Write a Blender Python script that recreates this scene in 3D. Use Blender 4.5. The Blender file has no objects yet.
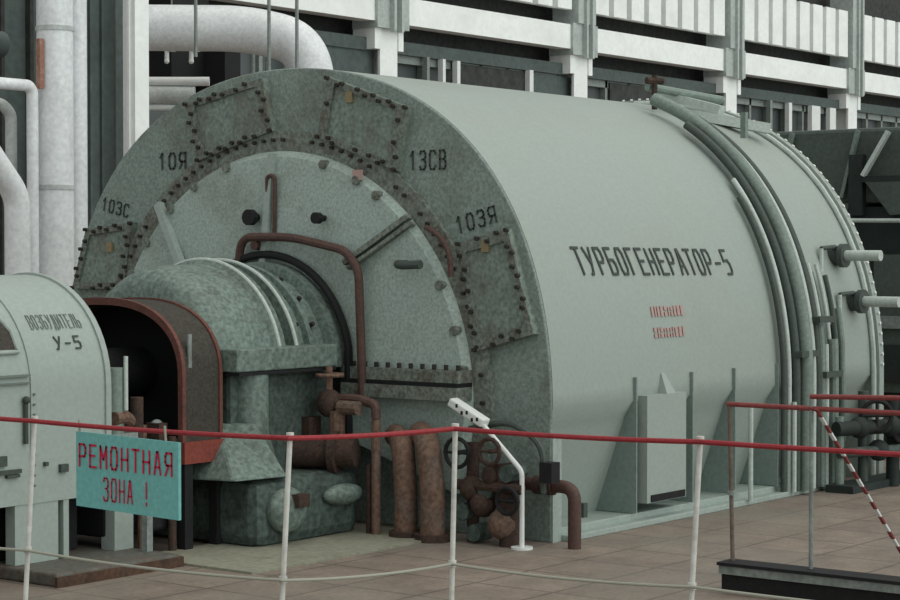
import bpy, bmesh, math, random
from mathutils import Vector, Matrix
random.seed(7)
C = bpy.context.scene.collection
PI = math.pi
sc = bpy.context.scene

# ------------------------------------------------------------------ materials
def srgb(c):
    return tuple((x/255/12.92 if x/255 <= .04045 else ((x/255+.055)/1.055)**2.4) for x in c)

def paint(name, rgb, rough=.6, dirt=None, amount=.35, scale=2.2, speck=.0, speck_scale=45, metallic=0, bump=.0, spec=.3, streak=False):
    m = bpy.data.materials.new(name); m.use_nodes = True
    nt = m.node_tree; N = nt.nodes; L = nt.links
    b = N['Principled BSDF']
    b.inputs['Roughness'].default_value = rough
    b.inputs['Metallic'].default_value = metallic
    b.inputs['Specular IOR Level'].default_value = spec
    col = srgb(rgb) + (1,)
    co = N.new('ShaderNodeTexCoord')
    base = N.new('ShaderNodeRGB'); base.outputs[0].default_value = col
    out = base.outputs[0]
    if dirt:
        no = N.new('ShaderNodeTexNoise'); no.inputs['Scale'].default_value = scale
        no.inputs['Detail'].default_value = 8; no.inputs['Roughness'].default_value = .65
        if streak:
            mp = N.new('ShaderNodeMapping'); mp.inputs['Scale'].default_value = (1, 1, .18)
            L.new(co.outputs['Object'], mp.inputs['Vector']); L.new(mp.outputs[0], no.inputs['Vector'])
        else:
            L.new(co.outputs['Object'], no.inputs['Vector'])
        r = N.new('ShaderNodeMapRange'); r.inputs['From Min'].default_value = .48; r.inputs['From Max'].default_value = .75
        r.inputs['To Max'].default_value = amount
        L.new(no.outputs['Fac'], r.inputs['Value'])
        mx = N.new('ShaderNodeMix'); mx.data_type = 'RGBA'
        L.new(r.outputs[0], mx.inputs['Factor']); L.new(out, mx.inputs['A'])
        mx.inputs['B'].default_value = srgb(dirt) + (1,)
        out = mx.outputs['Result']
    if speck:
        no2 = N.new('ShaderNodeTexNoise'); no2.inputs['Scale'].default_value = speck_scale
        no2.inputs['Detail'].default_value = 2
        L.new(co.outputs['Object'], no2.inputs['Vector'])
        r2 = N.new('ShaderNodeMapRange'); r2.inputs['From Min'].default_value = .3; r2.inputs['From Max'].default_value = .7
        r2.inputs['To Min'].default_value = 1-speck; r2.inputs['To Max'].default_value = 1+speck
        L.new(no2.outputs['Fac'], r2.inputs['Value'])
        mu = N.new('ShaderNodeVectorMath'); mu.operation = 'SCALE'
        L.new(out, mu.inputs[0]); L.new(r2.outputs[0], mu.inputs['Scale'])
        out = mu.outputs[0]
    if bump:
        bp = N.new('ShaderNodeBump'); bp.inputs['Strength'].default_value = bump; bp.inputs['Distance'].default_value = .02
        nb = N.new('ShaderNodeTexNoise'); nb.inputs['Scale'].default_value = 14
        L.new(co.outputs['Object'], nb.inputs['Vector']); L.new(nb.outputs['Fac'], bp.inputs['Height'])
        L.new(bp.outputs[0], b.inputs['Normal'])
    L.new(out, b.inputs['Base Color'])
    return m

M = dict(
    casing=paint('casing paint', (154,164,158), .5, (150,146,132), .35, 1.1, .05, 40),
    face=paint('face paint', (130,144,137), .6, (90,84,74), .7, 2.6, .26, 60),
    shield=paint('shield paint', (158,173,166), .55, (112,110,98), .6, 2.2, .20, 60),
    hatch=paint('hatch paint', (122,136,127), .6, (92,82,70), .85, 5, .36, 40),
    rustbolt=paint('rusty bolts', (54,50,46), .8, (42,38,34), .8, 22, .4, 60),
    rustrim=paint('rust stained rim', (116,124,115), .8, (84,66,56), .85, 8, .4, 45),
    rust=paint('rusty pipe', (110,87,74), .75, (96,92,88), .7, 5, .35, 40),
    rustdark=paint('dark rusty iron', (70,54,47), .85, (44,40,38), .9, 10, .3, 50),
    brown=paint('brown painted pipe', (86,64,58), .6, (66,50,46), .6, 12, .2, 50),
    redoxide=paint('red oxide paint', (104,66,58), .7, (80,52,46), .7, 10, .2, 50),
    darkmesh=paint('dark brown sheet', (66,62,56), .8, (48,44,40), .7, 14, .3, 70),  # dark brown for the guard sheet and the exciter window
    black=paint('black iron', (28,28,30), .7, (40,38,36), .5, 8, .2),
    guardshade=paint('dark interior', (20,21,22), .9),  # shade inside the open guard put into the colour
    housing=paint('housing paint', (110,125,118), .55, (78,78,70), .75, 3.2, .36, 38),
    pedestal=paint('pedestal paint', (74,86,81), .7, (48,48,44), .85, 4.5, .4, 32),
    exciter=paint('exciter paint', (155,166,160), .5, (150,158,148), .4, 1.5, .06, 40),
    greentube=paint('green tube', (122,136,128), .5, (96,104,96), .5, 5, .15),
    darktube=paint('dark tube', (70,79,74), .5, (70,72,66), .5, 5, .15),
    paletube=paint('pale tube', (186,196,190), .5, (150,150,140), .4, 5, .1),
    white=paint('white enamel', (225,227,225), .4, (190,190,184), .4, 8),
    postwhite=paint('post enamel', (206,206,200), .5, (150,146,138), .5, 9, .1),
    whitewall=paint('white wall paint', (243,245,243), .7, (200,202,198), .4, 1.5, .05, 12),
    whitewall2=paint('cladding seam paint', (176,182,178), .7, (160,164,160), .4, 1.5),
    greycol=paint('grey column plate', (176,184,180), .7, (128,136,134), .5, 2.5, .1, 14),
    silver=paint('silver insulation', (226,228,230), .45, (190,192,194), .5, 4, .1, 25, spec=.5),
    dirtysilver=paint('dull silver insulation', (190,194,192), .5, (140,140,136), .6, 4, .12, 25),
    darkpanel=paint('dark wall panel', (82,92,90), .7, (56,62,60), .6, .8, .15, 10),
    darkbeam=paint('dark beam', (60,62,60), .8, (42,42,40), .7, .8, .3, 8),
    turbine=paint('turbine paint', (82,92,86), .6, (62,60,54), .7, 2, .15, 30),
    turbinedark=paint('turbine dark', (44,52,50), .7, (34,34,32), .6, 2, .15, 30),
    redrope=paint('red rope', (150,48,54), .6, (120,30,38), .5, 25, .15, 80),
    redrail=paint('red rail', (134,66,64), .6, (110,56,54), .5, 10, .15, 60),
    sign=paint('turquoise board', (112,178,175), .55, (112,168,160), .6, 7, .10, 60),
    signred=paint('red lettering', (186,30,66), .6),
    stencil=paint('dark stencil', (66,72,68), .7),
    stencilsoft=paint('worn stencil', (112,122,115), .7),
    redfaint=paint('faded red stencil', (176,148,142), .7),
    yellow=paint('yellow mark', (142,128,98), .7, (120,104,70), .6, 30),
    wire=paint('grey wire', (158,158,146), .6),
    steelplate=paint('steel floor plate', (92,92,86), .7, (104,76,60), .7, 4, .25, 30),
    rustedge=paint('rusty plate edge', (84,62,50), .85, (50,46,42), .8, 9, .3, 40),
    concrete=paint('pad concrete', (138,138,122), .85, (112,110,96), .6, 3, .15, 30),
    lightgreen=paint('plinth paint', (156,168,162), .55, (140,150,142), .5, 3, .1, 40),
    gusset=paint('shaded gusset paint', (128,143,137), .55, (112,126,120), .5, 3, .1, 40),  # darker than the casing: shade on the end-facing plates put into the colour
    signbeam=paint('red base beam', (128,62,52), .6, (96,52,44), .6, 8, .2, 40),
    oldrust=paint('faded rust', (148,108,92), .7, (170,160,154), .8, 8, .2, 40),
    post2=paint('dull brown post', (110,98,88), .7, (84,74,68), .6, 8, .2),
    gray=paint('grey metal', (132,140,136), .5, (100,100,94), .6, 6, .2, 40),
)

def glass_mat():
    m = bpy.data.materials.new('dark glazing'); m.use_nodes = True
    nt = m.node_tree; b = nt.nodes['Principled BSDF']
    no = nt.nodes.new('ShaderNodeTexNoise'); no.inputs['Scale'].default_value = .7
    rp = nt.nodes.new('ShaderNodeValToRGB')
    rp.color_ramp.elements[0].color = srgb((52,58,58)) + (1,); rp.color_ramp.elements[1].color = srgb((84,92,92)) + (1,)
    nt.links.new(no.outputs['Fac'], rp.inputs[0]); nt.links.new(rp.outputs[0], b.inputs['Base Color'])
    b.inputs['Roughness'].default_value = .35
    return m
M['glass'] = glass_mat()

def floor_mat():
    m = bpy.data.materials.new('hall floor tiles'); m.use_nodes = True
    nt = m.node_tree; N = nt.nodes; L = nt.links; b = N['Principled BSDF']
    co = N.new('ShaderNodeTexCoord')
    mp = N.new('ShaderNodeMapping'); mp.inputs['Location'].default_value = (.13, .21, 0)
    L.new(co.outputs['Object'], mp.inputs['Vector'])
    br = N.new('ShaderNodeTexBrick'); br.offset = 0; br.inputs['Scale'].default_value = 1
    br.inputs['Brick Width'].default_value = .457; br.inputs['Row Height'].default_value = .457
    br.inputs['Mortar Size'].default_value = .010; br.inputs['Mortar Smooth'].default_value = .3
    br.inputs['Color1'].default_value = srgb((134,121,110)) + (1,)
    br.inputs['Color2'].default_value = srgb((126,114,104)) + (1,)
    br.inputs['Mortar'].default_value = srgb((98,90,82)) + (1,)
    L.new(mp.outputs[0], br.inputs['Vector'])
    n1 = N.new('ShaderNodeTexNoise'); n1.inputs['Scale'].default_value = 3.2; n1.inputs['Detail'].default_value = 9
    n1.inputs['Roughness'].default_value = .7
    L.new(co.outputs['Object'], n1.inputs['Vector'])
    rp = N.new('ShaderNodeMapRange'); rp.inputs['From Min'].default_value = .35; rp.inputs['From Max'].default_value = .65
    rp.inputs['To Min'].default_value = .78; rp.inputs['To Max'].default_value = 1.2
    L.new(n1.outputs['Fac'], rp.inputs['Value'])
    mu = N.new('ShaderNodeVectorMath'); mu.operation = 'SCALE'
    L.new(br.outputs['Color'], mu.inputs[0]); L.new(rp.outputs[0], mu.inputs['Scale'])
    n2 = N.new('ShaderNodeTexNoise'); n2.inputs['Scale'].default_value = 1.1; n2.inputs['Detail'].default_value = 5
    L.new(co.outputs['Object'], n2.inputs['Vector'])
    r2 = N.new('ShaderNodeMapRange'); r2.inputs['From Min'].default_value = .45; r2.inputs['From Max'].default_value = .7
    r2.inputs['To Max'].default_value = .6
    L.new(n2.outputs['Fac'], r2.inputs['Value'])
    mx = N.new('ShaderNodeMix'); mx.data_type = 'RGBA'
    L.new(r2.outputs[0], mx.inputs['Factor']); L.new(mu.outputs[0], mx.inputs['A'])
    mx.inputs['B'].default_value = srgb((122,118,110)) + (1,)
    n3 = N.new('ShaderNodeTexNoise'); n3.inputs['Scale'].default_value = 38; n3.inputs['Detail'].default_value = 2
    L.new(co.outputs['Object'], n3.inputs['Vector'])
    r3 = N.new('ShaderNodeMapRange'); r3.inputs['From Min'].default_value = .3; r3.inputs['From Max'].default_value = .7
    r3.inputs['To Min'].default_value = .88; r3.inputs['To Max'].default_value = 1.12
    L.new(n3.outputs['Fac'], r3.inputs['Value'])
    m3 = N.new('ShaderNodeVectorMath'); m3.operation = 'SCALE'
    L.new(mx.outputs['Result'], m3.inputs[0]); L.new(r3.outputs[0], m3.inputs['Scale'])
    L.new(m3.outputs[0], b.inputs['Base Color'])
    b.inputs['Roughness'].default_value = .6
    b.inputs['Specular IOR Level'].default_value = .3
    return m
M['floor'] = floor_mat()

# ------------------------------------------------------------------ mesh helpers
def V(*a): return Vector(a)

def bolts(lst, parent, mat='rustbolt', single=False, n=6):
    if single:
        for p, q, r in lst: MB().tube([p,q],r,n).build('bolt',mat,parent)
    elif lst:
        m = MB()
        for p, q, r in lst: m.tube([p,q],r,n)
        m.build('bolt_row',mat,parent)['kind'] = 'stuff'

class MB:
    def __init__(s): s.bm = bmesh.new()
    def poly(s, vs, faces):
        b = [s.bm.verts.new(v) for v in vs]
        for f in faces:
            try: s.bm.faces.new([b[i] for i in f])
            except ValueError: pass
        return s
    def box(s, a, c):
        (x0,y0,z0),(x1,y1,z1) = a, c
        return s.poly([(x0,y0,z0),(x1,y0,z0),(x1,y1,z0),(x0,y1,z0),(x0,y0,z1),(x1,y0,z1),(x1,y1,z1),(x0,y1,z1)],
                      [(0,3,2,1),(4,5,6,7),(0,1,5,4),(1,2,6,5),(2,3,7,6),(3,0,4,7)])
    def bar(s, p, q, w, h, up=(0,0,1)):
        p, q = Vector(p), Vector(q); d = (q-p).normalized(); u = Vector(up)
        x = d.cross(u)
        if x.length < 1e-4: x = d.cross(Vector((1,0,0)))
        x.normalize(); y = x.cross(d).normalized()
        vs = []
        for e in (p, q):
            for sx, sy in ((-1,-1),(1,-1),(1,1),(-1,1)): vs.append(e + x*sx*w/2 + y*sy*h/2)
        return s.poly(vs, [(0,1,2,3),(7,6,5,4),(0,4,5,1),(1,5,6,2),(2,6,7,3),(3,7,4,0)])
    def tube(s, path, r, n=10, closed=False):
        P = [Vector(p) for p in path]; rings = []
        k = len(P); prev = None
        for i in range(k):
            if closed: t = (P[(i+1) % k]-P[i-1])
            else: t = P[min(i+1,k-1)]-P[max(i-1,0)]
            t.normalize()
            if prev is None:
                a = Vector((0,0,1)) if abs(t.z) < .9 else Vector((1,0,0))
                x = t.cross(a).normalized()
            else:
                x = (prev - t*prev.dot(t)).normalized()
            prev = x; y = t.cross(x)
            rr = r[i] if isinstance(r, (list,tuple)) else r
            rings.append([s.bm.verts.new(P[i]+x*rr*math.cos(2*PI*j/n)+y*rr*math.sin(2*PI*j/n)) for j in range(n)])
        m = k if closed else k-1
        for i in range(m):
            A, B = rings[i], rings[(i+1) % k]
            for j in range(n): s.bm.faces.new((A[j],A[(j+1)%n],B[(j+1)%n],B[j]))
        if not closed:
            s.bm.faces.new(rings[0][::-1]); s.bm.faces.new(rings[-1])
        return s
    def cyl(s, p, q, r, n=14): return s.tube([p,q], r, n)
    def lathe(s, prof, cy, cz, ph0=0, ph1=2*PI, n=64, caps=True, fy=1.0):
        """profile of (x, r) about an axis along x at (cy, cz); phi 0 points to -y"""
        full = abs(ph1-ph0-2*PI) < 1e-6
        k = n if full else n+1
        rows = []
        for x, r in prof:
            rows.append([s.bm.verts.new((x, cy-fy*r*math.cos(ph0+(ph1-ph0)*j/n), cz+r*math.sin(ph0+(ph1-ph0)*j/n))) for j in range(k)])
        for A, B in zip(rows, rows[1:]):
            for j in range(n): s.bm.faces.new((A[j],A[(j+1)%k],B[(j+1)%k],B[j]))
        if caps:
            s.bm.faces.new(rows[0]); s.bm.faces.new(rows[-1][::-1])
        return s
    def loft(s, A, B, caps=True):
        n = len(A); a = [s.bm.verts.new(v) for v in A]; b = [s.bm.verts.new(v) for v in B]
        for j in range(n): s.bm.faces.new((a[j],a[(j+1)%n],b[(j+1)%n],b[j]))
        if caps: s.bm.faces.new(a[::-1]); s.bm.faces.new(b)
        return s
    def sphere(s, c, r, sc=(1,1,1), n=12):
        mat = Matrix.Translation(Vector(c)) @ Matrix.Diagonal((sc[0],sc[1],sc[2],1))
        bmesh.ops.create_uvsphere(s.bm, u_segments=n, v_segments=max(6,n//2), radius=r, matrix=mat); return s
    def build(s, name, mat, parent=None, smooth=True, bevel=0, label=None):
        bmesh.ops.recalc_face_normals(s.bm, faces=s.bm.faces[:])
        me = bpy.data.meshes.new(name); s.bm.to_mesh(me); s.bm.free()
        me.materials.append(mat if not isinstance(mat, str) else M[mat])
        o = bpy.data.objects.new(name, me); C.objects.link(o)
        if smooth:
            me.polygons.foreach_set('use_smooth', [True]*len(me.polygons))
            me.set_sharp_from_angle(angle=math.radians(35))
        if bevel:
            b = o.modifiers.new('edge', 'BEVEL'); b.width = bevel; b.segments = 2; b.limit_method = 'ANGLE'; b.angle_limit = math.radians(40)
        if parent is not None: adopt(o, parent)
        if label: o['label'] = label
        return o

def adopt(o, p):
    o.parent = p
    if p.type == 'EMPTY': o.matrix_parent_inverse = Matrix.Translation(-Vector(p.location))
def tag(o, label, cat, group=None, kind=None):
    o['label'] = label; o['category'] = cat
    if group: o['group'] = group
    if kind: o['kind'] = kind
    return o
def thing(name, loc, label, cat, group=None):
    o = bpy.data.objects.new(name, None); C.objects.link(o); o.location = loc
    o.empty_display_size = .1
    return tag(o, label, cat, group)
def struct(name, mb, mat, parent=None, **k):
    o = mb.build(name, mat, parent, **k)
    if parent is None: o['kind'] = 'structure'
    return o

def fillet(pts, rad, seg=6):
    P = [Vector(p) for p in pts]; out = [P[0]]
    for i in range(1, len(P)-1):
        a, b, c = P[i-1], P[i], P[i+1]
        d1 = (a-b); d2 = (c-b)
        r = min(rad, d1.length*.45, d2.length*.45)
        s = b + d1.normalized()*r; e = b + d2.normalized()*r
        for k in range(seg+1):
            t = k/seg
            out.append(s*(1-t)**2 + b*2*t*(1-t) + e*t*t)
    out.append(P[-1]); return out

O_ = [(.2,0),(.8,0),(1,.2),(1,.8),(.8,1),(.2,1),(0,.8),(0,.2),(.2,0)]
GLYPH = {
 'Т':[[(0,1),(1,1)],[(.5,1),(.5,0)]], 'У':[[(0,1),(.5,.45)],[(1,1),(.3,0),(.05,0)]],
 'Р':[[(0,0),(0,1),(.8,1),(1,.85),(1,.6),(.8,.45),(0,.45)]], 'Б':[[(.9,1),(0,1),(0,0),(.8,0),(1,.15),(1,.4),(.8,.55),(0,.55)]],
 'О':[O_], '0':[O_], 'Г':[[(0,0),(0,1),(.95,1)]], 'Е':[[(1,1),(0,1),(0,0),(1,0)],[(0,.52),(.8,.52)]],
 'Н':[[(0,0),(0,1)],[(1,0),(1,1)],[(0,.5),(1,.5)]], 'А':[[(0,0),(.42,1),(.58,1),(1,0)],[(.2,.32),(.8,.32)]],
 '-':[[(.1,.45),(.9,.45)]], '5':[[(.95,1),(.08,1),(.02,.55),(.75,.58),(1,.42),(1,.16),(.8,0),(0,0)]],
 'В':[[(0,0),(0,1),(.75,1),(.95,.88),(.95,.66),(.75,.54),(0,.54)],[(.75,.54),(1,.4),(1,.14),(.8,0),(0,0)]],
 'З':[[(0,.85),(.2,1),(.8,1),(1,.85),(1,.66),(.75,.54),(.35,.54)],[(.75,.54),(1,.4),(1,.15),(.8,0),(.2,0),(0,.15)]],
 'Д':[[(0,-.12),(0,.05),(1,.05),(1,-.12)],[(.12,.05),(.4,1),(.85,1),(.85,.05)]], 'И':[[(0,1),(0,0),(1,1),(1,0)]],
 'Л':[[(0,0),(.35,1),(1,1),(1,0)]], 'Ь':[[(0,1),(0,0),(.8,0),(1,.15),(1,.38),(.8,.52),(0,.52)]],
 'М':[[(0,0),(0,1),(.5,.4),(1,1),(1,0)]], 'Я':[[(1,0),(1,1),(.2,1),(0,.85),(0,.6),(.2,.45),(1,.45)],[(.5,.45),(0,0)]],
 '1':[[(.2,.75),(.55,1),(.55,0)]], 'С':[[(1,.82),(.8,1),(.2,1),(0,.8),(0,.2),(.2,0),(.8,0),(1,.18)]],
 '!':[[(.5,1),(.5,.3)],[(.5,.12),(.5,0)]], ' ':[] }
GLYPH['3'] = GLYPH['З']
def text_mesh(txt, size_w, size_h, mapper, name, mat, parent, sub=0, shear=0, thick=.003, label=None, weight=.2, gap=.42):
    """painted stroke lettering filling a box size_w x size_h; mapper(x, y, t) gives the point, t along the outward normal"""
    n = len(txt); cw = size_w/(n-gap/(1+gap)); lw = cw/(1+gap); hw = weight*lw*.5
    m = MB()
    for i, ch in enumerate(txt):
        for st in GLYPH[ch]:
            pts = [Vector((i*cw+hw+p[0]*(lw-2*hw)+shear*(p[1]-.5)*size_h, hw+p[1]*(size_h-2*hw))) for p in st]
            for k, (p, q) in enumerate(zip(pts, pts[1:])):
                d = (q-p).normalized(); e = Vector((-d.y, d.x))*hw
                p2, q2 = p-d*hw*.8, q+d*hw*.8
                cs = [p2-e, q2-e, q2+e, p2+e]
                steps = max(1, int((q2-p2).length/.03)) if sub else 1
                for j in range(steps):
                    f0, f1 = j/steps, (j+1)/steps
                    c4 = [cs[0].lerp(cs[1],f0), cs[0].lerp(cs[1],f1), cs[3].lerp(cs[2],f1), cs[3].lerp(cs[2],f0)]
                    lo = [mapper(c.x, c.y, 0) for c in c4]; hi = [mapper(c.x, c.y, thick) for c in c4]
                    m.poly(lo+hi, [(3,2,1,0),(4,5,6,7),(0,1,5,4),(1,2,6,5),(2,3,7,6),(3,0,4,7)])
    return m.build(name, mat, parent, smooth=False, label=label)

# ------------------------------------------------------------------ camera
H = 1.6
th = math.radians(37.6217); pitch = math.atan(48/1980)
cam = bpy.data.cameras.new('camera'); co = bpy.data.objects.new('camera', cam); C.objects.link(co)
cam.sensor_width = 36; cam.lens = 1980/900*36; cam.clip_end = 300
fw = Vector((math.cos(th)*math.cos(pitch), math.sin(th)*math.cos(pitch), -math.sin(pitch)))
co.location = (0,0,H); co.rotation_euler = fw.to_track_quat('-Z','Y').to_euler()
sc.camera = co

# ------------------------------------------------------------------ setting
struct('floor', MB().poly([(-6,-10,0),(60,-10,0),(60,21.9,0),(-6,21.9,0)], [(0,1,2,3)]), 'floor', smooth=False)
CX = [14.28+5.8*k for k in range(7)]          # column rows of the back wall: 14.2 20.2 26.2 32.2 38.2 44.2 50.2
YW = 21.5
struct('wall_back', MB().box((8,22.0,0),(70,22.3,12)), 'darkbeam', smooth=False)
def column(x, y):
    m = MB()
    m.box((x-.23,y-.25,0),(x+.23,y-.2,5.35)); m.box((x-.23,y+.2,0),(x+.23,y+.25,5.35)); m.box((x-.05,y-.2,0),(x+.05,y+.2,5.35))
    m.box((x-.4,y-.28,5.0),(x-.23,y+.2,5.35)); m.box((x+.23,y-.28,5.0),(x+.36,y+.2,5.35))
    o = struct('column', m, 'whitewall', smooth=False)
    g = MB().box((x-.42,y-.36,5.35),(x+.42,y+.2,5.95)); g.box((x-.3,y-.4,5.95),(x+.3,y+.2,7.9))
    g.box((x-.1,y-.46,5.3),(x-.04,y-.36,7.9)); g.box((x+.1,y-.46,5.3),(x+.16,y-.36,7.9))
    struct('column_head', g, 'greycol', o, smooth=False)
for x in CX[1:]: column(x, YW)
for i in range(1, 6):
    xa, xb = CX[i]+.42, CX[i+1]-.42
    # main girder
    struct('beam', MB().box((xa,YW-.3,5.46),(xb,YW,5.92)), 'whitewall', smooth=False)
    struct('beam', MB().box((xa-.05,YW-.1,4.98),(xb+.05,YW+.05,5.2)), 'darkpanel', smooth=False)
    # ribbed white cladding of the gallery parapet
    m = MB()
    xs = xa-.1; n = 8; w = (xb-xa+.2)/n
    for k in range(n):
        m.box((xs+k*w+.09,YW-.32,6.2),(xs+(k+1)*w-.09,YW-.2,7.28))
    o = struct('wall_cladding', m, 'whitewall', smooth=False)
    struct('cladding_backing', MB().box((xs,YW-.2,6.2),(xb+.1,YW-.14,7.28)), 'whitewall2', o, smooth=False)
    # glazing below the girder
    zb, zt = 1.0, 4.98
    wn = struct('window_%d' % i, MB().box((xa,YW+.1,zb),(xb,YW+.13,zt)), 'glass', smooth=False)
    f = MB()
    for k in range(7):
        xx = xa+(xb-xa)*k/6
        f.box((xx-.04,YW-.02,zb),(xx+.04,YW+.12,zt))
    f.box((xa,YW-.02,zt-.14),(xb,YW+.12,zt)); f.box((xa,YW-.02,3.2),(xb,YW+.12,3.3))
    struct('window_frame', f, 'gray', wn, smooth=False)
# pale and dark panels standing in the glazing bays
struct('wall_panel', MB().box((27.95,YW-.06,1),(30.1,YW+.08,4.95)), 'darkbeam', smooth=False)
struct('wall_panel', MB().box((30.3,YW-.06,1),(31.8,YW+.08,4.95)), 'darkpanel', smooth=False)
struct('wall_panel', MB().box((33.0,YW-.06,1),(35.7,YW+.08,4.95)), 'darkbeam', smooth=False)
struct('wall_panel', MB().box((36.0,YW-.06,1),(37.7,YW+.08,4.95)), 'darkpanel', smooth=False)
struct('wall_panel', MB().box((24.0,YW-.06,1),(25.7,YW+.08,5.2)), 'darkpanel', smooth=False)
struct('wall_panel', MB().box((17.2,YW-.4,0),(19.9,YW-.2,8)), 'darkpanel', smooth=False)
mm = MB()
for k in range(5): mm.box((17.4+.5*k,YW-.5,0),(17.46+.5*k,YW-.4,8))
struct('trim_1', mm, 'darkbeam', smooth=False)

cc=MB().box((15.96,16.9,0),(16.18,17.1,9)).box((15.94,16.98,0),(15.97,17.02,9))
struct('column',cc,'whitewall',smooth=False)
struct('wall_panel',MB().box((15.45,17.3,0),(16.0,17.34,9)).box((15.6,17.26,0),(15.63,17.3,9)).box((15.78,17.26,0),(15.81,17.3,9)),'darkpanel',smooth=False)
# white uprights seen between the columns
for k, (x, w, mt, lab) in enumerate(((23.7,.10,'gray','thin grey upright left of the second white wall column'),
                                (27.05,.07,'gray','thin pale upright, first of three right of the tallest wall column'),
                                (27.5,.08,'white','thin white upright, second of three right of the tallest wall column'),
                                (27.92,.09,'white','thin white upright, third of three right of the tallest wall column'),
                                (30.15,.12,'white','thin white upright midway between the two wall columns above the casing'),
                                (39.4,.10,'gray','thin grey upright under the girder beside the dark tank'),
                                (40.3,.14,'white','narrow white upright under the girder, left of the wide white one'),
                                (41.55,.42,'white','wide white upright under the girder above the dark turbine'),
                                (42.4,.30,'white','white upright right of the wide white one under the girder'))):
    o = MB().box((x-w/2,YW-.18,.0),(x+w/2,YW-.07,4.98)).build('wall_upright', mt, smooth=False)
    tag(o, lab, 'upright', 'uprights along the back wall')

# ------------------------------------------------------------------ pipes on the left
def standing_pipe(x, y, r, mat, label, z1=9, seams=()):
    t = thing('insulated_pipe', (x,y,0), label, 'pipe')
    MB().tube([(x,y,0),(x,y,z1)], r, 28).build('pipe_shell', mat, t)
    for z in seams: MB().tube([(x,y,z-.02),(x,y,z+.02)], r+.008, 28).build('clamp_band', 'dirtysilver', t)
    return t
big = standing_pipe(11.35,13,.155,'silver','thick silver insulated pipe rising behind the pale exciter', seams=(2.15,3.5))
MB().tube([(11.63,13.03,0),(11.63,13.03,9)],.082,18).build('side_pipe','silver',big)
MB().box((11.14,12.95,2.98),(11.19,13.0,3.40)).build('rust_patch','oldrust',big,smooth=False,label='faded rust patch on the pipe side')
tag(MB().tube(fillet([(10.2,13.0,3.0),(11.06,13.0,3.0),(11.10,13.0,2.95),(11.10,13.0,0)],.25,8), .05, 16).build('bent_pipe','silver'),
        'slim white pipe bending down beside the thick silver pipe', 'pipe')
tag(MB().tube(fillet([(10.2,13.3,2.86),(11.02,13.3,2.86),(11.12,13.3,2.78),(11.12,13.3,0)],.25,8), .05, 16).build('bent_pipe','dirtysilver'),
        'grey pipe bending down, tucked inside the slim white bend', 'pipe')
tag(MB().tube(fillet([(10.2,12.7,2.62),(10.68,12.7,2.06),(10.68,12.7,0)],.12,8), .105, 20).build('bent_pipe','silver'),
        'fat white pipe slanting in from the left edge then dropping behind the exciter', 'pipe')
# dim bulk hanging above these bends
d = MB().box((10.6,14.2,3.25),(11.7,15.0,3.9)).box((10.4,14.3,2.95),(11.9,14.6,3.1)); d.tube([(10.3,14.0,3.5),(11.6,14.0,3.45)], .12, 14).box((10.7,14.4,0),(10.8,14.5,3.3)).box((11.4,14.4,0),(11.5,14.5,3.3))
tag(d.build('duct_box','darkpanel'), 'dim grey duct high up left of the thick silver pipe', 'duct')

hp = thing('overhead_pipe', (17.53,18.33,0), 'big white insulated pipe running level then curving down behind the generator', 'pipe')
MB().tube(fillet([(17.45,18.44,4.43),(17.6,18.24,4.43),(18.30,17.34,4.42),(18.74,16.76,4.24),(18.86,16.6,3.2)], .55, 10), .29, 30).build('pipe_shell','silver',hp)
for k, (p, q, lab) in enumerate((((17.45,17.4,8),(17.44,17.39,4.0),'thin hanger rod left of the big white overhead pipe bend'),
                            ((18.07,16.75,8),(18.07,16.75,3.6),'thin hanger rod in front of the big white overhead pipe'),
                            ((18.25,16.45,8),(18.25,16.45,3.6),'thin hanger rod crossing the bend of the overhead pipe'))):
    tag(MB().tube([p,q],.022,8).build('hanger_rod','gray'), lab, 'rod', 'hanger rods by the overhead pipe')
for k, (a, b_, r, mt, lab) in enumerate((((18.2,19.08,3.84),(18.72,18.42,3.84),.06,'white','thin white pipe under the overhead pipe, upper of the two'),
                                    ((18.2,19.08,3.66),(18.62,18.58,3.66),.12,'dirtysilver','thick grey pipe stub just below the overhead pipe'),
                                    ((18.2,19.08,3.50),(18.56,18.66,3.50),.04,'white','thin white pipe lying lowest beside the generator top'))):
    tag(MB().tube(fillet([a,b_]+([(b_[0],b_[1],0)] if k==2 else []),.2),r,16).build('level_pipe',mt), lab, 'pipe', 'level pipes beside the white column')
for k, (x, y, lab) in enumerate(((18.34,18.82,'small white lamp left of two under the overhead pipe'),(18.55,18.58,'small white lamp right of two under the overhead pipe'))):
    l = thing('small_lamp', (x,y,4.2), lab, 'lamp', 'small lamps under the overhead pipe')
    MB().cyl((x,y,4.10),(x,y,4.24),.03,10).sphere((x,y,4.10),.036).build('lamp_body','white',l)
    MB().box((x-.02,y-.06,4.23),(x+.10,y+.02,4.27)).build('lamp_arm','white',l, smooth=False)
    MB().tube([(x+.09,y,4.25),(x+.09,y,9)],.012,6).build('lamp_stem','gray',l)
d = MB().box((18.6,19.0,3.9),(19.3,19.6,5.2)).box((19.2,18.6,3.6),(19.5,19.2,4.4))  # black boxes filling the dark area under the overhead pipe
tag(d.build('dark_block','black'), 'black block filling the dark area under the overhead pipe', 'cabinet')
for k,(x,y) in enumerate(((19.0,17.9),(19.12,17.75),(19.26,17.55))):
    tag(MB().tube([(x,y,0),(x,y,4.3)],.03,8).build('thin_riser','gray'), 'thin grey riser pipe rising behind the top of the generator face, %s of three' % ('leftmost','middle','rightmost')[k], 'pipe', 'thin risers behind the generator')

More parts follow.
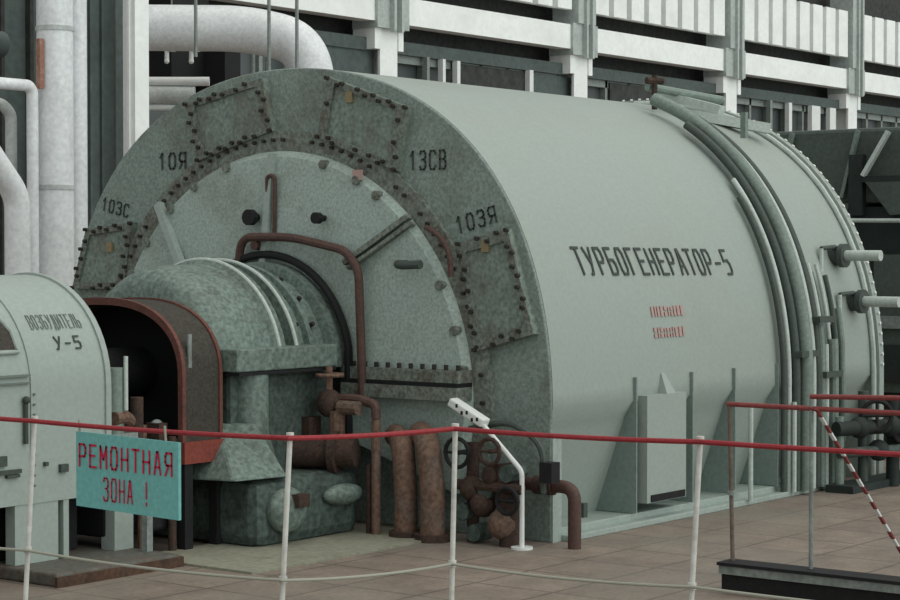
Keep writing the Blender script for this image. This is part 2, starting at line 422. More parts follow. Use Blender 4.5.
# ------------------------------------------------------------------ TURBO GENERATOR
X0, Y0, Z0, X1 = 8.94, 8.17, .735, 12.95
def rad(phi): return 2.015-.035*math.cos(4*phi)
def prof(off=0, n=72):
    """casing cross-section from the right foot over the top to the left foot, as (a, b): a towards -y, b up from the axis"""
    pts = []
    for k in range(8):
        b = -.735+.735*k/8
        pts.append((1.98+off+.26*min(0,b-.08)/.735, b))
    for k in range(n+1):
        ph = PI*k/n; r = rad(ph)+off
        pts.append((r*math.cos(ph), r*math.sin(ph)))
    for k in range(8):
        b = -.735*(k+1)/8
        pts.append((-(1.98+off+.26*min(0,b-.08)/.735), b))
    return pts
def P3(x, a, b): return Vector((x, Y0-a, Z0+b))
gen = thing('turbo_generator', (X0,Y0,0), 'huge pale grey-green cylindrical turbo generator with stencilled name on its flank', 'generator')
pr = prof()
MB().loft([P3(X0+.02,a,b) for a,b in pr],[P3(X1,a,b) for a,b in pr]).build('casing','casing',gen)
# front end plate, squared off down to the floor
fp = [(1.98,-.735)]+[(a,b) for a,b in pr if b >= 0]+[(-1.98,-.735)]
MB().loft([P3(X0,a,b) for a,b in fp],[P3(X0+.02,a,b) for a,b in fp]).build('end_plate','face',gen, bevel=.008)
MB().box((X0+.005,Y0-1.99,0),(X0+.09,Y0-1.90,.58)).build('edge_strip','lightgreen',gen, smooth=False)

# inner end shield: a shallow cone of four faces with a bolted rim
def arc(x, r, p0, p1, n=40, cz=Z0): return [(x, Y0-r*math.cos(p0+(p1-p0)*k/n), cz+r*math.sin(p0+(p1-p0)*k/n)) for k in range(n+1)]
DEG = PI/180
m = MB(); p0, p1, n = -20*DEG, 200*DEG, 80
outer = arc(8.93,1.5,p0,p1,n); mid = arc(8.86,1.44,p0,p1,n); inner = arc(8.80,.60,p0,p1,n)
for v0, v1 in ((outer,mid),(mid,inner)):
    A=[m.bm.verts.new(v) for v in v0]; B=[m.bm.verts.new(v) for v in v1]
    for j in range(n): m.bm.faces.new((A[j],A[j+1],B[j+1],B[j]))
m.build('end_shield','shield',gen)
# rim ring
m = MB(); A=[]
rows=[]
for x,r in ((8.94,1.60),(8.905,1.60),(8.90,1.50),(8.905,1.46)):
    rows.append([m.bm.verts.new(v) for v in arc(x,r,-18*DEG,198*DEG,80)])
for a_,b_ in zip(rows,rows[1:]):
    for j in range(80): m.bm.faces.new((a_[j],a_[j+1],b_[j+1],b_[j]))
rim = m.build('shield_rim','rustrim',gen, label='rust stained bolted rim')
bl=[]
for k in range(72):
    ph = (-14+208*k/71)*DEG
    if random.random() < .15: continue
    y, z = Y0-1.545*math.cos(ph), Z0+1.545*math.sin(ph)
    bl.append(((8.905,y,z),(8.88,y,z),.0125))
bolts(bl, rim)
# lugs on the rim
for ph in (8,17,28,56,63,74,106,118,128,140,150):
    ph*=DEG; y,z = Y0-1.44*math.cos(ph), Z0+1.44*math.sin(ph)
    MB().tube([(8.90,y,z),(8.84,y,z)], .028, 8).build('rim_lug','rustrim',gen)
# radial ribs (a, b, a, b)
for (a0,b0,a1,b1,w,mt) in ((-1.0,1.17,-.72,.76,.05,'lightgreen'),(-.01,1.46,-.03,.72,.045,'lightgreen'),
                           (1.045,1.07,.62,.80,.03,'rustrim'),(1.075,1.03,.65,.77,.02,'rustrim')):
    MB().bar(P3(8.86,a0,b0),P3(8.79,a1,b1),w,.05,(1,0,0)).build('shield_rib',mt,gen,smooth=False)
# horizontal split flange of the shield
for s in (1,-1):
    f_=MB().box((8.77,min(Y0-s*.62,Y0-s*1.47),Z0+.13),(8.93,max(Y0-s*.62,Y0-s*1.47),Z0+.20)); f_.box((8.75,min(Y0-s*.62,Y0-s*1.47),Z0+.03),(8.93,max(Y0-s*.62,Y0-s*1.47),Z0+.105))
    fl=f_.build('split_flange','rustrim',gen,smooth=False)
    bolts([((8.80,Y0-s*(.68+.085*k),Z0+.2),(8.80,Y0-s*(.68+.085*k),Z0+.23),.014) for k in range(10)], fl, single=(s==1))
    MB().box((8.76,min(Y0-s*.62,Y0-s*1.47),Z0+.106),(8.92,max(Y0-s*.62,Y0-s*1.47),Z0+.129)).build('gasket','black',fl,smooth=False)

# bolted hatch covers
def hatch(q, mark, tx, ty, tw, thh, rot=0, yel=None):
    c = [sum(p[0] for p in q)/4, sum(p[1] for p in q)/4]
    def sh(k): return [(c[0]+(a-c[0])*k, c[1]+(b-c[1])*k) for a,b in q]
    o = MB().loft([P3(X0-.035,*p) for p in sh(.97)],[P3(X0,*p) for p in q]).build('hatch_cover','hatch',gen,smooth=False)
    m = MB(); qi = sh(.78); qo = sh(.985)
    for i in range(4):
        j=(i+1)%4
        vs=[P3(X0-.036,*qo[i]),P3(X0-.036,*qo[j]),P3(X0-.036,*qi[j]),P3(X0-.036,*qi[i])]
        ws=[v-Vector((.014,0,0)) for v in vs]
        m.poly(vs+ws,[(0,1,2,3),(7,6,5,4),(0,4,5,1),(1,5,6,2),(2,6,7,3),(3,7,4,0)])
    fr=m.build('bolted_rim','rustrim',o,smooth=False)
    bl = []; qb = sh(.86); qd=sh(.96)
    for i in range(4):
        j=(i+1)%4; L_=math.hypot(qb[i][0]-qb[j][0],qb[i][1]-qb[j][1]); k=max(3,int(L_/.055))
        for t_ in range(k):
            f_=t_/k
            if random.random()<.12: continue
            qq = qb if (t_ % 2) else qd
            p=P3(X0-.045,qq[i][0]*(1-f_)+qq[j][0]*f_,qq[i][1]*(1-f_)+qq[j][1]*f_)
            bl.append((p,p-Vector((.026,0,0)),.0135))
    bolts(bl, fr, single=(tx>0))
    if yel:
        MB().box((X0-.052,Y0-yel[0]-.03,Z0+yel[1]-.035),(X0-.034,Y0-yel[0]+.02,Z0+yel[1]+.03)).build('paint_mark','yellow',o,smooth=False)
    ca, sa = math.cos(rot), math.sin(rot)
    def mp(x,y,t): return P3(X0-.003-t, tx+x*ca-y*sa, ty+x*sa+y*ca)
    text_mesh(mark, tw, thh, mp, 'stencil_number', 'stencil', gen)
hatch([(-.80,1.80),(-.13,1.93),(-.05,1.60),(-.69,1.43)], '10Я', -1.08,1.39,.25,.11)
hatch([(.39,1.91),(1.01,1.70),(.92,1.33),(.31,1.55)], '13СВ', .985,1.335,.27,.115, 0, (.56,1.78))
hatch([(1.37,.92),(1.72,1.0),(1.90,.41),(1.49,.30)], '103Я', 1.335,.965,.29,.10, 13*DEG, (1.56,.90))
hatch([(-1.72,1.02),(-1.28,1.06),(-1.36,.62),(-1.86,.62)], '103С', -1.62,1.14,.26,.09, -12*DEG, (-1.5,.9))

# pipes and fittings on the face
def face_pipe(pts, r, mt, rd=.08, n=10, name='oil_pipe'):
    return MB().tube(fillet(pts, rd, 6), r, n).build(name, mt, gen)
face_pipe([(8.78,8.40,1.50),(8.76,8.35,1.69),(8.76,7.95,1.69),(8.76,7.52,1.61),(8.76,7.42,1.50),(8.76,7.39,.75)], .026,'brown',.12)
a_=arc(8.78,.665,10*DEG,118*DEG,30,.92)
MB().tube([(8.78,7.515,.45)]+a_,.024,10).build('oil_pipe','black',gen)
face_pipe([(8.84,8.20,1.68),(8.82,8.195,2.06),(8.82,8.13,2.06),(8.82,8.135,1.68)],.013,'brown',.03)
def knob(y,z,mt='black',r=.035,x=8.84):
    MB().tube([(x,y,z),(x-.05,y,z),(x-.05,y,z),(x-.09,y,z)],[r*.5,r*.5,r,r],10).build('knob',mt,gen)
knob(8.29,1.81,r=.05); knob(7.75,1.80,'black',.035); knob(8.24,1.64,'brown',.03)
MB().tube([(8.82,7.11,1.53),(8.74,7.11,1.53),(8.72,7.06,1.525),(8.72,6.93,1.53)],.026,10).build('lifting_lug','darktube',gen)
MB().box((8.845,7.47,2.02),(8.86,7.54,2.08)).build('paint_mark','redfaint',gen,smooth=False)
face_pipe([(8.86,7.0,1.74),(8.82,6.88,1.70),(8.82,6.80,1.60),(8.82,6.79,1.46)],.016,'brown',.06)

# name on the flank: letters wrapped on the casing
def on_casing(x, z, t=0, off=.004):
    b = z-Z0
    lo, hi = 0., PI/2
    for _ in range(40):
        mid_ = (lo+hi)/2
        if rad(mid_)*math.sin(mid_) < b: lo = mid_
        else: hi = mid_
    r = rad(lo)+off+t
    return Vector((x, Y0-r*math.cos(lo), Z0+r*math.sin(lo)))
name_x0, name_w = 9.37, 1.75
text_mesh('ТУРБОГЕНЕРАТОР-5', name_w, .165, lambda x,y,t: on_casing(name_x0+x, 1.465+y-.015*x/name_w, t), 'name_lettering','stencil',gen, sub=8, shear=-.18)
for (zz, hh) in ((1.215,.06),(1.09,.06)):
    m = MB()
    x = 10.05
    while x < 10.39:
        w = random.choice((.016,.024,.03)); h2 = hh*random.choice((1,1,.9))
        for (za, zb) in (((0,1),) if random.random()<.5 else ((0,.42),(.58,1))):
            p = [on_casing(x,zz+h2*za),on_casing(x+w,zz+h2*za),on_casing(x+w,zz+h2*zb),on_casing(x,zz+h2*zb)]
            q = [v+Vector((0,-.003,0)) for v in p]
            m.poly(p+q,[(0,1,2,3),(7,6,5,4),(0,4,5,1),(1,5,6,2),(2,6,7,3),(3,7,4,0)])
        x += w+.013
    m.build('red_lettering','redfaint',gen,smooth=False,label='short faded red stencilled line')

# foot: plinth, gussets and the flat inspection box
MB().box((9.03,6.20,0),(12.0,6.6,.07)).box((9.03,6.12,0),(12.1,6.35,.035)).build('foot_plinth','lightgreen',gen,smooth=False, bevel=.006)
YF = 6.17
def gusset(x, zt=.87, th_=.012):
    m = MB(); pts = []
    for k in range(9):
        b = -.66+(zt-Z0+.66)*k/8
        a = (1.97+.26*min(0,b-.08)/.735) if b < 0 else 1.965
        pts.append((a, b))
    pl = [(2.0,-.66)]+pts[:0]+[(2.0, zt-Z0)]+pts[::-1]
    m.loft([P3(x-th_/2,a,b) for a,b in pl],[P3(x+th_/2,a,b) for a,b in pl])
    m.build('gusset','gusset',gen,smooth=False)
for x in (9.79,10.43,10.95,11.51): gusset(x)
bx = MB().box((9.84,6.13,.13),(10.28,6.5,.76)).poly([(10.06,6.13,.76),(10.16,6.13,.76),(10.13,6.19,.88),(10.09,6.19,.88),(10.06,6.3,.76),(10.16,6.3,.76),(10.13,6.3,.88),(10.09,6.3,.88)],
        [(0,1,2,3),(7,6,5,4),(0,4,5,1),(1,5,6,2),(2,6,7,3),(3,7,4,0)]).build('inspection_box','casing',gen,smooth=False)
MB().box((9.88,6.122,.135),(10.26,6.135,.175)).build('slot','black',bx,smooth=False)
MB().box((9.16,6.12,.12),(9.20,6.17,.20)).build('lug','darktube',gen,smooth=False)
for x in (11.02,11.60): MB().tube([(x,6.10,.03),(x,6.10,.62)],.016,8).build('drain_tube','paletube',gen)

# tube bundle wrapped over the casing near the far end
def ring_tube(x, off, r, mt, ph1=64, zbot=.03, dx=0):
    pts=[(x+dx,Y0-(1.98+off),zbot),(x+dx,Y0-(1.98+off),.4)]
    for k in range(41):
        ph=(ph1*DEG)*k/40; rr=rad(ph)+off
        pts.append((x,Y0-rr*math.cos(ph),Z0+rr*math.sin(ph)))
    MB().tube(pts,r,12).build('cooling_tube',mt,gen)
ring_tube(11.54,.045,.02,'darktube',36); ring_tube(11.60,.05,.018,'paletube',40); ring_tube(11.66,.07,.03,'darktube',55)
ring_tube(11.75,.10,.045,'greentube',65); ring_tube(11.88,.08,.022,'paletube',48); ring_tube(11.96,.07,.03,'darktube',58)
for (x,off,r,mt,z1) in ((12.0,.08,.03,'greentube',1.1),(12.07,.05,.018,'paletube',1.5),(12.16,.09,.035,'greentube',1.0),(12.26,.06,.018,'darktube',1.42),(12.33,.07,.022,'greentube',1.2),(11.98,.03,.014,'black',1.3),(12.04,.10,.016,'paletube',.97),(12.12,.03,.02,'darktube',1.45),(12.21,.04,.014,'paletube',1.5),(12.30,.03,.016,'black',1.1)):
    MB().tube([(x,Y0-1.98-off,.03),(x,Y0-1.98-off,.7),(x,Y0-1.975-off,.95)]+[tuple(on_casing(x,z1,off))]*0+[tuple(on_casing(x,.95+(z1-.95)*k/6,off)) for k in range(1,7)],r,10).build('riser_tube',mt,gen)
for (z,x) in ((.93,11.75),(1.15,12.0),(.78,12.1)):
    MB().box((x-.12,Y0-2.11,z-.02),(x+.12,Y0-1.99,z+.02)).build('tube_clamp','darktube',gen,smooth=False)
# fittings where the tubes cross the top
MB().tube([(11.90,7.42,2.76),(12.6,7.22,2.70)],.03,10).build('cross_tube','greentube',gen)
MB().bar((12.2,7.50,2.73),(12.25,7.02,2.60),.10,.06).build('ledge','paletube',gen,smooth=False)
MB().bar((12.35,7.42,2.60),(12.75,6.92,2.49),.12,.07).build('ledge','paletube',gen,smooth=False)
MB().box((12.28,6.85,2.40),(12.32,6.89,2.58)).build('ledge_post','greentube',gen,smooth=False)
k_=MB().tube([(11.9,7.36,2.6),(11.9,7.36,2.84)],.02,10); k_.tube([(11.84,7.39,2.80),(11.96,7.33,2.80)],.025,8)
k_.build('top_valve','rustdark',gen)
# far flange with bolts
m=MB(); po=[(2.03,-.735)]+[(a,b) for a,b in prof(.05) if b>=0]+[(-2.03,-.735)]
m.loft([P3(X1,a,b) for a,b in po],[P3(X1+.07,a,b) for a,b in po]).build('far_flange','casing',gen)
m=MB()
for k in range(46):
    ph=(2+92*k/45)*DEG; rr=rad(ph)+.052
    p=Vector((X1+.035,Y0-rr*math.cos(ph),Z0+rr*math.sin(ph))); nn=Vector((0,-math.cos(ph),math.sin(ph)))
    m.tube([p-nn*.005,p+nn*.012],.012,6)
m.build('bolt_row','white',gen)['kind']='stuff'
MB().tube([(X1-.03,Y0-2.0,.0),(X1-.03,Y0-2.0,.75)]+[(X1-.03,Y0-(rad(k*5*DEG)+.02)*math.cos(k*5*DEG),Z0+(rad(k*5*DEG)+.02)*math.sin(k*5*DEG)) for k in range(1,19)],.02,8).build('rim_tube','paletube',gen)
# two valves with pale stubs sticking out of the far end
for (x,z) in ((12.60,1.575),(12.70,1.255)):
    y = on_casing(x,z).y
    v=MB().tube([(x,y+.1,z),(x,y-.05,z)],.07,14).build('nozzle','darktube',gen)
    MB().tube([(x,y-.06,z),(x,y-.10,z)],.085,14).build('nozzle_flange','darktube',v)
    MB().tube([(x,y-.10,z),(x,y-.36,z)],.038,14).build('nozzle_stub','paletube',v)
    MB().tube([(x-.22,y-.02,z+.05),(x-.22,y-.02,.3)],.016,8).build('riser_tube','paletube',gen)
    MB().tube([(x-.22,y-.02,z+.05),(x-.05,y-.04,z+.06)],.016,8).build('vent_tube','darktube',gen)

# ------------------------------------------------------------------ BEARING PEDESTAL
YC, ZC = 8.17, .93
bp = thing('bearing_pedestal', (8.2,YC,0), 'round green bearing housing on a bulky dark pedestal in front of the generator face', 'bearing')
MB().lathe([(7.765,.45),(7.775,.50),(7.80,.54),(7.86,.575),(7.96,.595),(8.20,.60),(8.22,.625),(8.29,.625),(8.30,.56),(8.37,.55),(8.375,.62),(8.43,.62),(8.435,.57),(8.52,.56),(8.525,.60),(8.56,.60),(8.565,.55),(8.70,.55),(8.71,.61),(8.80,.61)],YC,ZC,0,PI,56).build('housing_shell','housing',bp)
m=MB()
for x,r in ((8.255,.627),(8.402,.622)):
    m.tube([(x-.02,YC-r*math.cos(PI*k/40),ZC+r*math.sin(PI*k/40)) for k in range(41)],.012,8)
m.build('edge_bead','paletube',bp)
for x in (8.335,8.48,8.62):
    for k in range(9):
        ph=(8+18*k)*DEG; MB().tube([(x,YC-.55*math.cos(ph),ZC+.55*math.sin(ph)),(x,YC-.585*math.cos(ph),ZC+.585*math.sin(ph))],.014,6).build('bolt','rustbolt',bp)
sf=MB().box((7.79,7.46,.945),(8.62,8.88,1.07)).build('split_flange','housing',bp,smooth=False,bevel=.008)
MB().box((7.80,7.455,.925),(8.60,8.88,.943)).build('gasket','black',bp,smooth=False)
MB().box((7.84,7.56,.30),(8.70,8.78,.93)).build('pedestal_body','pedestal',bp,smooth=False,bevel=.03)
MB().tube([(8.0,7.56,.40),(8.0,7.56,.925)],.10,20).build('pedestal_rib','housing',bp)
MB().poly([(7.80,7.62,.66),(7.92,7.46,.66),(7.60,7.30,.38),(7.95,7.24,.38),(7.80,8.1,.66),(8.2,7.6,.66),(7.6,7.9,.36),(8.3,7.6,.36)],
          [(0,1,3,2),(0,4,5,1),(1,5,7,3),(0,2,6,4),(2,3,7,6),(4,6,7,5)]).build('sloped_web','housing',bp,smooth=False,bevel=.015)
MB().box((7.74,7.27,0),(8.60,9.0,.37)).build('pedestal_base','pedestal',bp,smooth=False,bevel=.07)
for (x,y,z,r,s_) in ((7.95,7.25,.20,.14,(1,.6,.9)),(8.42,7.25,.24,.10,(1.6,.6,.6))):
    MB().sphere((x,y,z),r,s_,20).build('base_lug','housing',bp)
MB().box((7.93,7.14,.22),(8.02,7.2,.29)).build('lug_bracket','rustdark',bp,smooth=False)

# ------------------------------------------------------------------ RED FRAMED GUARD around the shaft
hg = thing('coupling_guard', (7.62,YC,0), 'open arched guard with red frame and black inside, between exciter and bearing housing', 'guard')
def arch(w, zt, zs, z0, n=36, e=2.4):
    pts=[(w,z0),(w,zs)]
    for k in range(1,n):
        ph=PI*k/n; c_,s_=math.cos(ph),math.sin(ph)
        pts.append((math.copysign(abs(c_)**(2/e),c_)*w, zs+(zt-zs)*abs(s_)**(2/e)))
    pts+=[(-w,zs),(-w,z0)]
    return pts
def archband(x0,x1,wo,zo,wi,zi,name,mt,z0=.58,par=hg):
    A=arch(wo,zo,.92,z0); B=arch(wi,zi,.92,z0); m=MB(); n=len(A)
    Q=[[m.bm.verts.new((x,YC-a,z)) for a,z in S] for x,S in ((x0,A),(x1,A),(x1,B),(x0,B))]
    for r_ in range(4):
        U,W=Q[r_],Q[(r_+1)%4]
        for j in range(n-1): m.bm.faces.new((U[j],U[j+1],W[j+1],W[j]))
    for j in (0,n-1): m.bm.faces.new([Q[r_][j] for r_ in range(4)])
    return m.build(name,mt,par)
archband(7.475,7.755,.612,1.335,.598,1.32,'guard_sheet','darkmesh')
archband(7.46,7.485,.625,1.35,.59,1.31,'guard_frame','redoxide')
archband(7.745,7.768,.622,1.345,.59,1.315,'guard_frame','redoxide')
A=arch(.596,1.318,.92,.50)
MB().loft([(7.74,YC-a,z) for a,z in A],[(7.762,YC-a,z) for a,z in A]).build('guard_shade','guardshade',hg,smooth=False)  # near-black sheet carrying the shade inside the guard
for yy in (YC-.645,YC+.56): MB().box((7.455,yy,.47),(7.80,yy+.085,.585)).build('base_beam','signbeam',hg,smooth=False)
MB().box((7.50,YC-.56,.47),(7.74,YC+.56,.50)).build('floor_sheet','black',hg,smooth=False)
for (x,y) in ((7.50,YC-.60),(7.74,YC-.60),(7.50,YC+.60),(7.74,YC+.60)):
    MB().box((x-.03,y-.03,0),(x+.03,y+.03,.47)).build('leg','black',hg,smooth=False)  # legs coloured black to carry the dark below the guard
MB().box((7.52,YC-.61,.98),(7.545,YC-.60,1.16)).build('latch','gray',hg,smooth=False)

# shaft and brush rigging in the dark opening
br = thing('brush_rigging', (7.25,YC,0), 'rusty brush holders and pale terminal posts in the gap beside the red guard', 'machinery')
MB().lathe([(6.95,.13),(7.05,.13),(7.05,.20),(7.12,.20),(7.12,.14),(7.74,.14)],YC,ZC,0,2*PI,28).build('shaft','black',br)
MB().box((6.98,7.62,.12),(7.44,8.7,.60)).build('bed_frame','black',br,smooth=False,bevel=.02)  # black puts the dark gap beside the exciter legs into its colour
MB().box((6.985,7.56,.064),(7.115,7.66,.42)).build('foot','exciter',br,smooth=False)
MB().box((7.06,7.40,0),(7.10,7.44,.3)).build('foot','gray',br,smooth=False)
MB().box((6.985,7.58,.60),(7.17,7.74,.66)).build('terminal_plate','gray',br,smooth=False)
for (x,y,z0_,z1_,r,mt) in ((7.06,7.64,.66,1.00,.05,'greentube'),(7.15,7.70,.62,.98,.045,'gray'),(7.20,7.62,.60,.84,.035,'rustdark'),(7.09,7.585,.78,1.06,.012,'paletube'),(7.21,7.70,.55,.74,.045,'rustdark'),(7.30,7.72,.5,.68,.05,'rust')):
    MB().tube([(x,y,z0_),(x,y,z1_)],r,12).build('brush_post',mt,br)
MB().tube([(7.02,7.60,.74),(7.12,7.62,.74),(7.2,7.64,.70)],.035,10).build('terminal_bar','rust',br)
MB().sphere((7.40,7.68,.68),.028,(1.3,1,1)).build('insulator','gray',br)
MB().box((7.36,7.62,.60),(7.42,7.72,.69)).build('brush_holder','rustdark',br,smooth=False)
for (x,y,mt) in ((7.20,7.585,'rust'),(7.42,7.585,'rustdark')):
    MB().tube([(x,y,0),(x,y,.62)],.022,10).build('standpipe',mt,br)

# ------------------------------------------------------------------ EXCITER at the left
ex = thing('exciter', (6.3,8.17,0), 'pale green round-topped exciter housing with stencilled words and dark window', 'exciter')
def exo(x, d=0):
    hw=.60+d; zs=.92; pts=[(hw,.36),(hw,zs)]
    for k in range(1,30):
        ph=PI*k/30; pts.append((hw*math.cos(ph), zs+(.56+d)*math.sin(ph)))
    pts+=[(-hw,zs),(-hw,.36)]
    return [(x,8.17-a,z) for a,z in pts]
MB().loft(exo(5.0),exo(6.95)).build('housing_shell','exciter',ex)
MB().loft(exo(6.93,.012),exo(6.965,.012)).build('edge_band','exciter',ex)
MB().loft(exo(6.44,.008),exo(6.47,.008)).build('edge_band','exciter',ex)
def exy(z):
    return 8.17-.60*(math.sqrt(max(0,1-((z-.92)/.56)**2)) if z>.92 else 1)
# arched window wrapped onto the shell
m=MB(); cols=[]
for k in range(9):
    x=6.10+.285*k/8
    zt=1.36 if k<4 else 1.36-.15*((k-4)/4)**2.2
    col=[]
    for j in range(7):
        z=1.11+(zt-1.11)*j/6
        col.append((x,exy(z)-.004,z))
    cols.append(col)
vs=[v for c_ in cols for v in c_]+[(v[0],v[1]-.006,v[2]) for c_ in cols for v in c_]
W=7; n_=len(cols)*W; fs=[]
for i in range(len(cols)-1):
    for j in range(W-1):
        a=i*W+j; fs+= [(a,a+1,a+W+1,a+W),(n_+a,n_+a+W,n_+a+W+1,n_+a+1)]
wm=m.poly(vs,fs).build('inspection_window','darkmesh',ex)
m=MB(); edge=[c_[0] for c_ in cols]+cols[-1][1:-1]+[c_[-1] for c_ in cols[::-1]]
m.tube([(v[0],v[1]-.006,v[2]) for v in edge],.012,8).build('window_frame','exciter',wm)
MB().box((5.2,7.552,.99),(6.43,7.574,1.0)).box((5.2,7.552,.955),(6.43,7.572,.962)).build('seam','stencilsoft',ex,smooth=False)
MB().tube([(6.40,7.555,.66),(6.40,7.555,.86)],.012,8).sphere((6.40,7.55,.875),.02).build('latch_handle','stencil',ex)
def exmap(x0,z0_): return lambda x,y,t: Vector((x0+x, exy(z0_+y)-.003-t, z0_+y))
text_mesh('ВОЗБУДИТЕЛЬ',.335,.07,exmap(6.525,1.215),'name_lettering','stencilsoft',ex,sub=4)
text_mesh('У-5',.17,.068,exmap(6.64,1.11),'unit_lettering','stencil',ex,sub=4)
for k in range(10): MB().tube([(6.455,7.562,.45+.05*k),(6.455,7.55,.45+.05*k)],.006,6).build('bolt','stencilsoft',ex)
for (x,z,w,h) in ((6.15,.52,.22,.02),(6.22,.56,.06,.05),(6.62,.50,.05,.04),(6.52,.54,.02,.02),(6.28,.50,.08,.015)):
    MB().box((x,7.55,z),(x+w,7.575,z+h)).build('handle_plate','darktube',ex,smooth=False)
for (x0_,x1_) in ((5.05,5.3),(6.345,6.62),(6.655,6.69)):
    for yy in (7.575,8.70):
        MB().box((x0_,yy,.065 if x0_>6 else 0),(x1_,yy+.07,.37)).build('leg','exciter',ex,smooth=False)
MB().box((5.05,7.75,.07),(6.9,8.6,.36)).build('gap_fill','black',ex,smooth=False)  # black box put in for the dark gap under the housing

pl = MB().box((6.3,7.22,0),(7.12,8.95,.064))
pl = pl.build('base_slab','steelplate',smooth=False,bevel=.012)
tag(pl,'dark rust-edged steel base slab under the pale exciter','slab')
MB().box((6.29,7.205,0),(7.13,7.222,.05)).box((7.118,7.22,0),(7.135,8.0,.05)).build('slab_edge','rustedge',pl,smooth=False)
cp = MB().box((7.15,6.75,0),(8.80,7.6,.012)).build('foundation_pad','concrete',smooth=False)
tag(cp,'low pale concrete pad in front of the bearing pedestal','pad')

# ------------------------------------------------------------------ pipework on the floor before the face
def pipe_thing(name,pts,r,mt,label,rd=.12,n=16,flanges=(),group=None,fm='rustdark'):
    pts=[Vector(p) for p in pts]
    t=thing(name,(pts[-1].x,pts[-1].y,0),label,'pipe',group)
    MB().tube(fillet(pts,rd,8),r,n).build('pipe_run',mt,t)
    for p,d in flanges:
        p=Vector(p); d=Vector(d).normalized()*.02
        MB().tube([p-d,p+d],r*1.45,n).build('flange',fm,t)
    return t
pipe_thing('rusty_pipe',[(8.78,7.16,.55),(8.62,6.98,.54),(8.60,6.94,.30),(8.60,6.94,0)],.066,'rust','fat rusty pipe bending down to the floor, left of the two',.22,18,[((8.60,6.94,.02),(0,0,1))])
pipe_thing('rusty_pipe',[(8.78,6.98,.57),(8.62,6.80,.56),(8.60,6.75,.30),(8.60,6.75,0)],.070,'rust','fat rusty pipe bending down to the floor, right of the two',.22,18,[((8.60,6.75,.02),(0,0,1))])
pipe_thing('thin_pipe',[(8.55,7.115,.66),(8.55,7.115,0)],.026,'rust','slim straight rusty pipe standing left of the fat rusty pipes',.05,10)
pipe_thing('thin_pipe',[(8.55,7.165,.40),(8.55,7.165,0)],.018,'rustdark','slimmer dark rusty pipe close beside the slim straight one',.05,10)
pipe_thing('rusty_pipe',[(8.52,7.50,.76),(8.55,7.25,.77),(8.55,7.115,.74),(8.55,7.115,.665)],.028,'brown','small brown pipe hooking over above the slim straight pipe',.08,10)
t=pipe_thing('rusty_header',[(8.36,7.54,.46),(8.50,7.22,.47)],.085,'rustdark','thick dark rusty pipe lying level beside the pedestal',.1,18,[((8.45,7.33,.467),(-.14,.32,0))])
# rusty valve against the housing
v=thing('rusty_valve',(8.5,7.42,.6),'clump of rusty valve fittings under the arc of the black pipe','valve')
MB().sphere((8.5,7.42,.74),.075,(1,1,1.1),16).build('valve_body','rustdark',v)
MB().tube([(8.5,7.42,.78),(8.5,7.42,.95)],.02,8).build('valve_stem','rust',v)
MB().tube([(8.5+.075*math.cos(k*PI/8),7.42+.075*math.sin(k*PI/8),.9) for k in range(16)],.012,8,closed=True).build('handwheel','rust',v)
MB().tube([(8.5,7.34,.72),(8.5,7.20,.72)],.04,10).tube([(8.5,7.36,.70),(8.5,7.36,.52)],.045,10).build('valve_branch','rust',v)
MB().box((8.42,7.5,.55),(8.52,7.62,.66)).build('bracket','rustdark',v,smooth=False)
# valve cluster right of the middle post
v=thing('valve_cluster',(8.72,6.45,0),'tangle of rusty valves and flanges at the foot of the generator face','valve')
MB().tube([(8.72,6.56,0),(8.72,6.56,.55)],.035,12).build('pipe_run','rustdark',v)
MB().tube([(8.70,6.30,0),(8.70,6.30,.18),(8.70,6.33,.45)],.055,12).build('pipe_run','rustdark',v)
for (y,z,r) in ((6.46,.22,.075),(6.33,.12,.085),(6.40,.38,.06),(6.54,.30,.07)):
    MB().sphere((8.68,y,z),r,(1,1,1),14).build('valve_body','rustdark' if z>.2 else 'rust',v)
MB().tube([(8.66,6.62,.32),(8.66,6.18,.32)],.03,10).build('pipe_run','rustdark',v)
for (y,z,r) in ((6.58,.50,.08),(6.36,.52,.07),(6.24,.26,.07)):
    MB().tube([(8.60,y+r*math.cos(k*PI/8),z+r*math.sin(k*PI/8)) for k in range(16)],.012,8,closed=True).tube([(8.60,y-r,z),(8.60,y+r,z)],.008,6).tube([(8.60,y,z),(8.7,y,z)],.014,6).build('handwheel','black' if z<.51 else 'rustdark',v)
for (y,z) in ((6.50,.06),(6.42,.30),(6.28,.40),(6.58,.17)):
    MB().tube([(8.64,y,z),(8.78,y,z)],.05,8).build('flange','pedestal',v)
MB().tube(fillet([(8.74,6.60,.62),(8.74,6.32,.68),(8.74,6.10,.56),(8.74,6.10,.30)],.1),.018,8).build('pipe_run','darktube',v)
MB().box((8.70,6.02,.36),(8.78,6.10,.47)).build('junction_box','black',v,smooth=False)
pipe_thing('elbow_pipe',[(8.84,6.38,.30),(8.84,6.30,.33),(8.84,5.965,.33),(8.84,5.965,0)],.036,'brown','brown pipe elbowing down to the floor at the corner of the generator',.08,14,
           [((8.84,6.20,.33),(0,1,0)),((8.84,6.12,.33),(0,1,0))])
